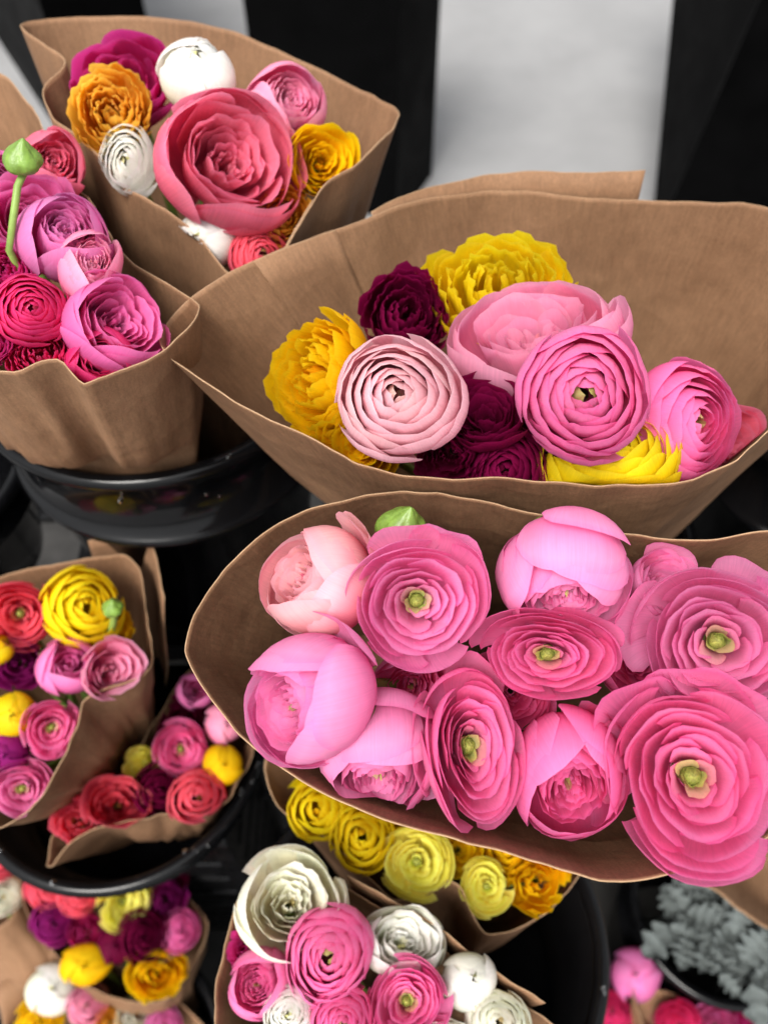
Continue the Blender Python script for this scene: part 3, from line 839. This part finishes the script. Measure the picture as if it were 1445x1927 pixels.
wc = 'in the widest wrap'
for args in [
 (935, 560, .505, 275, (.0, -.45), 'ruffle', 'yellow', 'large bright yellow ruffled ranunculus against the paper', dict(sq=(1, .8))),
 (762, 600, .500, 175, (.1, -.3), 'ruffle', 'burgundy', 'burgundy ruffled ranunculus between the two yellow ruffled blooms', {}),
 (615, 715, .480, 232, (-.55, -.2), 'ruffle', 'gold', 'golden ruffled ranunculus pressed against the bare paper side', dict(sq=(.85, 1.05))),
 (680, 842, .470, 165, (-.2, .1), 'wide', 'gold', 'small golden ranunculus under the blush ball', {}),
 (1005, 650, .462, 325, (-.12, -.66), 'cup', 'palepink', 'wide pale pink ranunculus lying sideways below the yellow one', dict(sq=(1, .66))),
 (752, 752, .425, 240, (-.07, -.16), 'tight', 'blush', 'blush white ball-shaped ranunculus with a tiny dark eye', {}),
 (1098, 742, .418, 252, (.06, 0), 'tight', 'candy', 'round pink swirled ranunculus with many frilled layers', {}),
 (915, 785, .450, 165, (-.1, -.4), 'wide', 'burgundy', 'burgundy cupped ranunculus wedged between blush and pink balls', {}),
 (850, 850, .458, 150, (-.1, .1), 'ruffle', 'burgundy', 'dark burgundy ruffled ranunculus under the blush ball', {}),
 (950, 888, .462, 165, (0, -.1), 'tight', 'burgundy', 'burgundy tight ranunculus cut off by the paper edge', {}),
 (1148, 880, .460, 262, (.05, -.55), 'tight', 'yellow', 'yellow layered ranunculus tucked behind the front paper edge', dict(sq=(1, .75))),
 (1278, 800, .465, 225, (.55, -.05), 'tight', 'pinkdeep', 'pink ranunculus facing away toward the paper side', dict(sq=(.95, 1.05))),
 (1368, 840, .485, 160, (.5, 0), 'wide', 'rose', 'rose pink loose ranunculus deepest in the paper corner', {}),
 (1050, 800, .47, 150, (0, .1), 'ruffle', 'burgundy', 'shadowed burgundy ranunculus mostly hidden behind the pink swirled ball', {}),
]:
    flower(WC, wc, *args[:-1], **args[-1])

wd = 'in the all-pink wrap'
for args in [
 (606, 1100, .410, 222, (-.72, -.30), 'goblet', 'peachy', 'blush goblet-shaped ranunculus turned toward the paper', dict(guards=2)),
 (786, 1132, .388, 258, (.06, .08), 'open', 'pink', 'round open pink ranunculus with green heart and oval tan centre', dict(guards=2)),
 (1062, 1072, .412, 262, (.05, .72), 'goblet', 'pink', 'pink ranunculus nodding away, smooth backs of petals showing', dict(sq=(1.05, .8), guards=2)),
 (1236, 1098, .425, 140, (.5, -.2), 'wide', 'pink', 'loose lilac-pink petals of a bloom tucked by the paper fold', {}),
 (1030, 1232, .392, 262, (.0, .08), 'open', 'candy', 'eye-shaped pink ranunculus squeezed flat with dark green centre', dict(sq=(1, .66), guards=1)),
 (592, 1312, .386, 262, (-.70, .25), 'goblet', 'pink', 'big pink goblet ranunculus opening sideways over the paper rim', dict(guards=1)),
 (1350, 1208, .392, 295, (.08, .06), 'open', 'pink', 'pale pink broad open ranunculus with brownish green heart', dict(guards=2)),
 (885, 1405, .388, 300, (.22, .05), 'open', 'candy', 'tall narrow pink ranunculus squeezed from both sides', dict(sq=(.62, 1), guards=2)),
 (715, 1415, .405, 250, (-.05, .72), 'goblet', 'pink', 'pink ranunculus hanging face-down over the front paper', dict(sq=(1, .9), guards=3)),
 (1064, 1450, .395, 262, (.12, .42), 'goblet', 'pinkdeep', 'deep pink half-closed ranunculus with folded smooth outer petals', dict(sq=(.82, 1), guards=2)),
 (1304, 1462, .370, 338, (.12, .06), 'open', 'candy', 'largest open pink ranunculus with creamy green heart', dict(guards=4)),
 (775, 1290, .440, 150, (0, .2), 'cup', 'pinkdeep', 'shaded pink ranunculus deep in the gap under the tan-centred bloom', {}),
 (1200, 1250, .425, 150, (.1, 0), 'cup', 'pinkdeep', 'shaded pink ranunculus behind the eye-shaped bloom', {}),
 (960, 1300, .425, 170, (0, 0), 'wide', 'pinkdeep', 'hidden pink ranunculus filling the gap among the others', {}),
]:
    flower(WD, wd, *args[:-1], **args[-1])
green_bud(WD, 756, 992, .425, 92, (0.1, .2, 1), 'green bud peeking over the pink blooms in the all-pink wrap')

wa = 'in the pleated wrap'
for args in [
 (240, 165, .575, 205, (-.2, -.35), 'wide', 'magenta', 'magenta ranunculus at the back against the paper', dict(sq=(1, .8))),
 (372, 148, .545, 160, (.0, -.62), 'bud', 'white', 'tall closed white ranunculus with a creamy tip', {}),
 (534, 206, .560, 165, (.35, -.45), 'goblet', 'palepink', 'light pink cupped ranunculus above the golden yellow one', {}),
 (214, 214, .545, 158, (-.1, -.25), 'ruffle', 'amber', 'orange-yellow ruffled ranunculus beside the paper pleat', {}),
 (243, 310, .545, 128, (-.15, -.2), 'tight', 'white', 'small white tight ranunculus below the orange one', dict(sq=(.85, 1.1))),
 (428, 314, .528, 262, (.30, -.30), 'cup', 'rose', 'huge rose pink ranunculus with broad folded petals', dict(guards=3)),
 (604, 306, .552, 142, (.2, -.15), 'wide', 'gold', 'golden yellow ranunculus next to the huge rose bloom', {}),
 (386, 450, .548, 138, (-.3, -.1), 'bud', 'white', 'white ranunculus bud half behind the front paper', {}),
 (532, 412, .548, 112, (.1, -.1), 'ruffle', 'amber', 'small orange ranunculus under the huge rose bloom', {}),
 (492, 482, .55, 118, (.1, -.1), 'tight', 'coral', 'coral tight ranunculus at the V of the paper', {}),
 (450, 442, .552, 90, (0, 0), 'ruffle', 'peach', 'little peach ranunculus tucked under the huge rose bloom', {}),
]:
    flower(WA, wa, *args[:-1], **args[-1])

wb = 'in the notched wrap'
for args in [
 (95, 315, .525, 140, (.2, -.3), 'goblet', 'rose', 'smooth rose pink ranunculus behind the tall bud', {}),
 (0, 345, .52, 120, (-.2, -.2), 'goblet', 'orchid', 'pink ranunculus behind the bud stem against the paper', {}),
 (55, 412, .500, 170, (.1, -.3), 'wide', 'lilac', 'lilac pink frilled ranunculus beside the bud stem', {}),
 (120, 455, .475, 180, (.1, -.5), 'goblet', 'orchid', 'pale orchid pink goblet ranunculus above the hot pink ball', {}),
 (168, 505, .468, 135, (.2, -.45), 'goblet', 'palepink', 'slim pale pink ranunculus against the inner paper side', dict(sq=(.9, 1.2))),
 (12, 510, .470, 100, (-.2, -.2), 'ruffle', 'magenta', 'magenta ruffled ranunculus at the foot of the bud stem', {}),
 (62, 585, .452, 138, (-.05, -.15), 'tight', 'hot', 'hot pink ball ranunculus with glossy outer petals', {}),
 (215, 612, .462, 190, (.40, -.35), 'cup', 'lilac', 'mauve pink swirled ranunculus facing the paper side', {}),
 (195, 680, .462, 135, (.0, -.1), 'goblet', 'hot', 'hot pink ranunculus pushing at the paper notch', {}),
 (78, 672, .466, 130, (-.1, -.2), 'ruffle', 'hot', 'hot pink ruffled ranunculus behind the front paper', {}),
 (-15, 650, .455, 80, (-.2, 0), 'ruffle', 'magenta', 'dark magenta ranunculus behind the front paper', {}),
]:
    flower(WB, wb, *args[:-1], **args[-1])
green_bud(WB, 42, 297, .445, 68, (0.12, .12, 1), 'tall green bud standing above pink blooms on a bare stem', stem_px=[(34, 350, .447), (26, 410, .451), (18, 470, .457)])

we = 'in the square-cornered wrap'
for args in [
 (38, 1155, .650, 135, (-.05, .1), 'open', 'coral', 'coral pink open ranunculus with dark centre', {}),
 (158, 1142, .655, 155, (.1, -.1), 'tight', 'yellow', 'yellow round ranunculus near the back paper', {}),
 (205, 1185, .665, 90, (.2, 0), 'ruffle', 'gold', 'small golden ranunculus under the green bud', {}),
 (38, 1250, .650, 105, (-.1, .1), 'wide', 'plum', 'purple open ranunculus under the coral one', {}),
 (130, 1255, .645, 120, (.1, -.2), 'goblet', 'orchid', 'pink goblet ranunculus in the middle', {}),
 (205, 1262, .638, 120, (.3, -.05), 'wide', 'palepink', 'pink cupped ranunculus at the paper side', {}),
 (-5, 1225, .645, 70, (-.3, 0), 'bud', 'yellow', 'yellow closed ranunculus beside the purple one', {}),
 (25, 1345, .635, 100, (0, 0), 'bud', 'yellow', 'plain yellow ranunculus between two purple ones', {}),
 (97, 1370, .628, 110, (0, .1), 'open', 'candy', 'pink ring-shaped ranunculus with green heart', {}),
 (15, 1415, .632, 95, (-.1, .1), 'bud', 'plum', 'purple closed ranunculus below the plain yellow one', {}),
 (42, 1485, .622, 115, (-.1, .1), 'open', 'pink', 'pale pink open ranunculus below the closed purple one', {}),
]:
    flower(WE, we, *args[:-1], **args[-1])
green_bud(WE, 212, 1142, .63, 38, (0, .1, 1), 'little green bud in front of the yellow round bloom')

wg = 'in the sunken wrap'
for args in [
 (368, 1300, .755, 75, (0, 0), 'goblet', 'orchid', 'small pink ranunculus above the maroon ruffled one', {}),
 (345, 1362, .75, 100, (0, 0), 'ruffle', 'maroon', 'maroon ranunculus above the pink ring bloom', {}),
 (422, 1362, .745, 88, (.1, 0), 'bud', 'palepink', 'pale pink closed ranunculus above the golden one', {}),
 (340, 1410, .725, 105, (0, .05), 'open', 'candy', 'pink ring-shaped ranunculus with dark hollow centre', {}),
 (420, 1438, .725, 88, (0, 0), 'bud', 'gold', 'golden closed ranunculus', {}),
 (268, 1436, .73, 70, (-.2, 0), 'wide', 'lemon', 'pale yellow loose ranunculus', {}),
 (302, 1482, .725, 105, (0, 0), 'tight', 'maroon', 'maroon tight ranunculus between rose blooms', {}),
 (370, 1497, .71, 105, (0, .1), 'tight', 'coral', 'rose tight ranunculus under the golden one', {}),
 (222, 1512, .71, 140, (0, -.1), 'wide', 'coral', 'rose red wide ranunculus at the paper front', dict(sq=(1, .75))),
 (150, 1545, .715, 95, (-.2, 0), 'ruffle', 'coral', 'rose red ranunculus in the paper corner', {}),
]:
    flower(WG, wg, *args[:-1], **args[-1])

wf = 'in the all-yellow wrap'
for args in [
 (600, 1520, .625, 130, (-.1, 0), 'tight', 'yellow', 'yellow ranunculus at the narrow end', {}),
 (682, 1575, .615, 130, (0, 0), 'tight', 'yellow', 'yellow ranunculus beside the pale green-hearted one', {}),
 (785, 1622, .605, 140, (0, .05), 'open', 'lemon', 'pale yellow open ranunculus with green heart', {}),
 (862, 1600, .625, 120, (0, 0), 'wide', 'yellow', 'yellow loose ranunculus behind the cream one', {}),
 (915, 1668, .603, 105, (0, .05), 'open', 'lemon', 'cream yellow small ranunculus with dark green eye', {}),
 (1010, 1658, .615, 125, (.1, 0), 'ruffle', 'gold', 'deep gold ranunculus in the paper corner', {}),
 (950, 1590, .635, 120, (0, 0), 'tight', 'gold', 'golden ranunculus behind the cream one', {}),
 (655, 1520, .64, 120, (0, 0), 'ruffle', 'yellow', 'shaded yellow ruffled ranunculus between two round yellow ones', {}),
 (740, 1530, .635, 140, (0, 0), 'ruffle', 'yellow', 'yellow ruffled ranunculus under the all-pink wrap', {}),
]:
    flower(WF, wf, *args[:-1], **args[-1])

wh = 'in the white-and-pink wrap'
for args in [
 (545, 1702, .545, 205, (.1, -.15), 'cup', 'cream', 'cream white ruffled ranunculus at the pointed corner', {}),
 (622, 1795, .530, 172, (-.1, .15), 'tight', 'candy', 'pink ball ranunculus beside the cream one', {}),
 (755, 1775, .550, 160, (.3, -.3), 'cup', 'white', 'white loosely folded ranunculus along the paper', dict(sq=(1, .8))),
 (880, 1845, .540, 120, (.2, -.1), 'bud', 'white', 'white closed ranunculus along the paper', {}),
 (765, 1885, .520, 165, (0, .05), 'open', 'candy', 'pink open ranunculus with dark centre', {}),
 (492, 1850, .535, 130, (-.3, .1), 'goblet', 'candy', 'pink goblet ranunculus beside the paper side', {}),
 (462, 1785, .555, 85, (-.2, 0), 'ruffle', 'magenta', 'magenta ranunculus below the cream one', {}),
 (545, 1905, .520, 95, (-.1, .1), 'tight', 'white', 'white small ranunculus between pink blooms', {}),
 (645, 1925, .515, 130, (0, .1), 'tight', 'pinkdeep', 'deep pink ranunculus next to the dark-centred one', {}),
 (935, 1925, .53, 120, (.1, 0), 'tight', 'cream', 'cream round ranunculus at the paper side', {}),
 (840, 1985, .515, 120, (.1, 0), 'ruffle', 'white', 'white ruffled ranunculus near the cream round one', {}),
]:
    flower(WH, wh, *args[:-1], **args[-1])

wi = 'in the burgundy-and-gold wrap'
for args in [
 (92, 1672, .985, 85, (0, 0), 'tight', 'coral', 'coral ranunculus by the paper', {}),
 (146, 1682, .975, 80, (0, 0), 'tight', 'coral', 'coral round ranunculus beside the pale yellow one', {}),
 (232, 1698, .965, 105, (.1, .1), 'open', 'lemon', 'pale yellow ranunculus', {}),
 (100, 1738, .970, 82, (0, 0), 'tight', 'plum', 'plum ranunculus below the coral ones', {}),
 (160, 1752, .968, 70, (0, 0), 'ruffle', 'magenta', 'magenta ranunculus', {}),
 (218, 1782, .962, 80, (0, 0), 'bud', 'maroon', 'smaller maroon ranunculus', {}),
 (272, 1762, .955, 98, (0, .1), 'tight', 'maroon', 'round maroon ranunculus', {}),
 (312, 1695, .975, 75, (0, 0), 'ruffle', 'plum', 'plum ranunculus behind the mauve one', {}),
 (338, 1752, .968, 78, (.1, 0), 'tight', 'lilac', 'mauve ranunculus', {}),
 (162, 1815, .952, 105, (-.1, .1), 'bud', 'gold', 'golden yellow ranunculus under the magenta one', dict(sq=(1.1, .8))),
 (292, 1832, .945, 118, (.1, .1), 'ruffle', 'gold', 'golden yellow ranunculus under the round maroon one', dict(sq=(1, .8))),
 (230, 1640, 1.0, 80, (0, 0), 'tight', 'burgundy', 'burgundy ranunculus under the bucket rim', {}),
 (320, 1640, 1.0, 70, (0, 0), 'ruffle', 'burgundy', 'burgundy ruffled ranunculus at the paper back', {}),
]:
    flower(WI, wi, *args[:-1], **args[-1])
wj = 'in the wrap below the burgundy-and-gold one'
for args in [
 (100, 1862, 1.00, 110, (0, 0), 'bud', 'white', 'white ranunculus', {}),
 (75, 1918, .995, 90, (0, 0), 'tight', 'gold', 'golden ranunculus', {}),
 (165, 1892, .99, 78, (0, 0), 'tight', 'palepink', 'pale pink ranunculus', {}),
 (208, 1925, .985, 62, (0, 0), 'ruffle', 'amber', 'orange ranunculus', {}),
 (258, 1908, .99, 80, (0, 0), 'ruffle', 'cream', 'cream ranunculus', {}),
 (310, 1930, .985, 70, (0, 0), 'tight', 'orchid', 'orchid pink ranunculus', {}),
]:
    flower(WJ, wj, *args[:-1], **args[-1])
for args in [
 (0, 1610, 1.00, 95, (0, 0), 'tight', 'coral', 'coral ranunculus', {}),
 (2, 1690, .985, 75, (0, 0), 'tight', 'cream', 'cream ranunculus', {}),
 (-70, 1650, 1.0, 95, (0, 0), 'ruffle', 'coral', 'ruffled coral ranunculus', {}),
]:
    flower(WK, 'in the coral-and-cream wrap', *args[:-1], **args[-1])
for args in [
 (1195, 1835, 1.05, 110, (0, 0), 'bud', 'orchid', 'pink closed ranunculus', {}),
 (1150, 1905, 1.04, 80, (0, 0), 'tight', 'hot', 'hot pink ranunculus', {}),
 (1235, 1900, 1.045, 80, (0, 0), 'ruffle', 'magenta', 'magenta ranunculus', {}),
]:
    flower(WL, 'in the shadowed wrap', *args[:-1], **args[-1])
for args in [
 (1275, 1930, 1.0, 90, (0, 0), 'tight', 'hot', 'hot pink ranunculus', {}),
 (1345, 1930, 1.0, 80, (0, 0), 'ruffle', 'orchid', 'pale orchid ranunculus', {}),
 (1410, 1935, 1.0, 80, (0, 0), 'tight', 'magenta', 'magenta ranunculus', {}),
]:
    flower(WM, 'in the curled-edge wrap', *args[:-1], **args[-1])

# ------------------------------------------------------------------ silver foliage
def silver_plant():
    rng = random.Random(5)
    root = empty('silver_foliage_plant', (B10.x, B10.y, B10.z))
    top = [(1290, 1720, .98), (1345, 1695, 1.0), (1260, 1745, .98), (1330, 1790, .96), (1390, 1810, .95), (1420, 1750, .97), (1440, 1830, .94), (1375, 1760, .96), (1300, 1690, 1.0), (1350, 1835, .95),
           (1410, 1850, .94), (1290, 1770, .97), (1440, 1780, .96), (1320, 1740, .97), (1395, 1730, .99), (1465, 1800, .95), (1310, 1665, 1.02), (1430, 1875, .94)]
    for k, q in enumerate(top):
        c = P(*q) ; base = Vector((B10.x, B10.y, B10.z + .004)) + Vector((rng.uniform(-.03, .03), rng.uniform(-.03, .03), 0))
        mid = base + Vector(((c.x - base.x) * .3, (c.y - base.y) * .3, (c.z - base.z) * .6))
        pts = [base + (mid - base) * t for t in (0, .5, 1)] + [mid + (c - mid) * t for t in (.5, 1)]
        v, f = tube([p - root.location for p in pts], [.0022] * 5, 6)
        st = mesh_obj('stalk', v, f, M_SILVER, root)
        dirv = (c - mid).normalized()
        for j in range(4):
            # lobed woolly leaf
            L = rng.uniform(.026, .055); yaw = rng.uniform(0, 6.28)
            out_d = (dirv * .4 + Vector((math.cos(yaw), math.sin(yaw), rng.uniform(-.2, .9)))).normalized()
            side = out_d.cross(Vector((0, 0, 1))).normalized(); up = side.cross(out_d)
            nv_, vs = 17, []; lob = rng.uniform(1.6, 3.4)
            for i in range(nv_):
                t = i / (nv_ - 1)
                wd_ = L * .36 * math.sin(math.pi * (t * .93 + .07)) ** .7 * (.35 + .65 * abs(math.sin(t * math.pi * lob + t * t * 3)))
                cen = c - dirv * .009 * j + out_d * L * t - Vector((0, 0, 1)) * L * .35 * t * t
                for s_ in (-1, -.5, 0, .5, 1):
                    vs.append(tuple(cen + side * wd_ * s_ + up * (abs(s_) * .006 + rng.uniform(-.001, .001)) + out_d * abs(s_) * L * .10 - root.location))
            mesh_obj('leaf', np.array(vs), grid_faces(5, nv_), M_SILVER, root)
    tag(root, 'silver grey woolly leaves of a foliage plant in the black pot bucket', 'plant')
silver_plant()

# look-alikes that ended up with one label share a group
from collections import defaultdict
by = defaultdict(list)
for o, lab in ALL_LABELS: by[lab].append(o)
for lab, os_ in by.items():
    for o in os_: o['group'] = 'ranunculus ' + lab.split(' in the ')[-1] if len(os_) == 1 else lab
    if len(lab.split()) > 16: print('LONG', len(lab.split()), lab)
    if len(os_) > 1: print('DUP', lab)
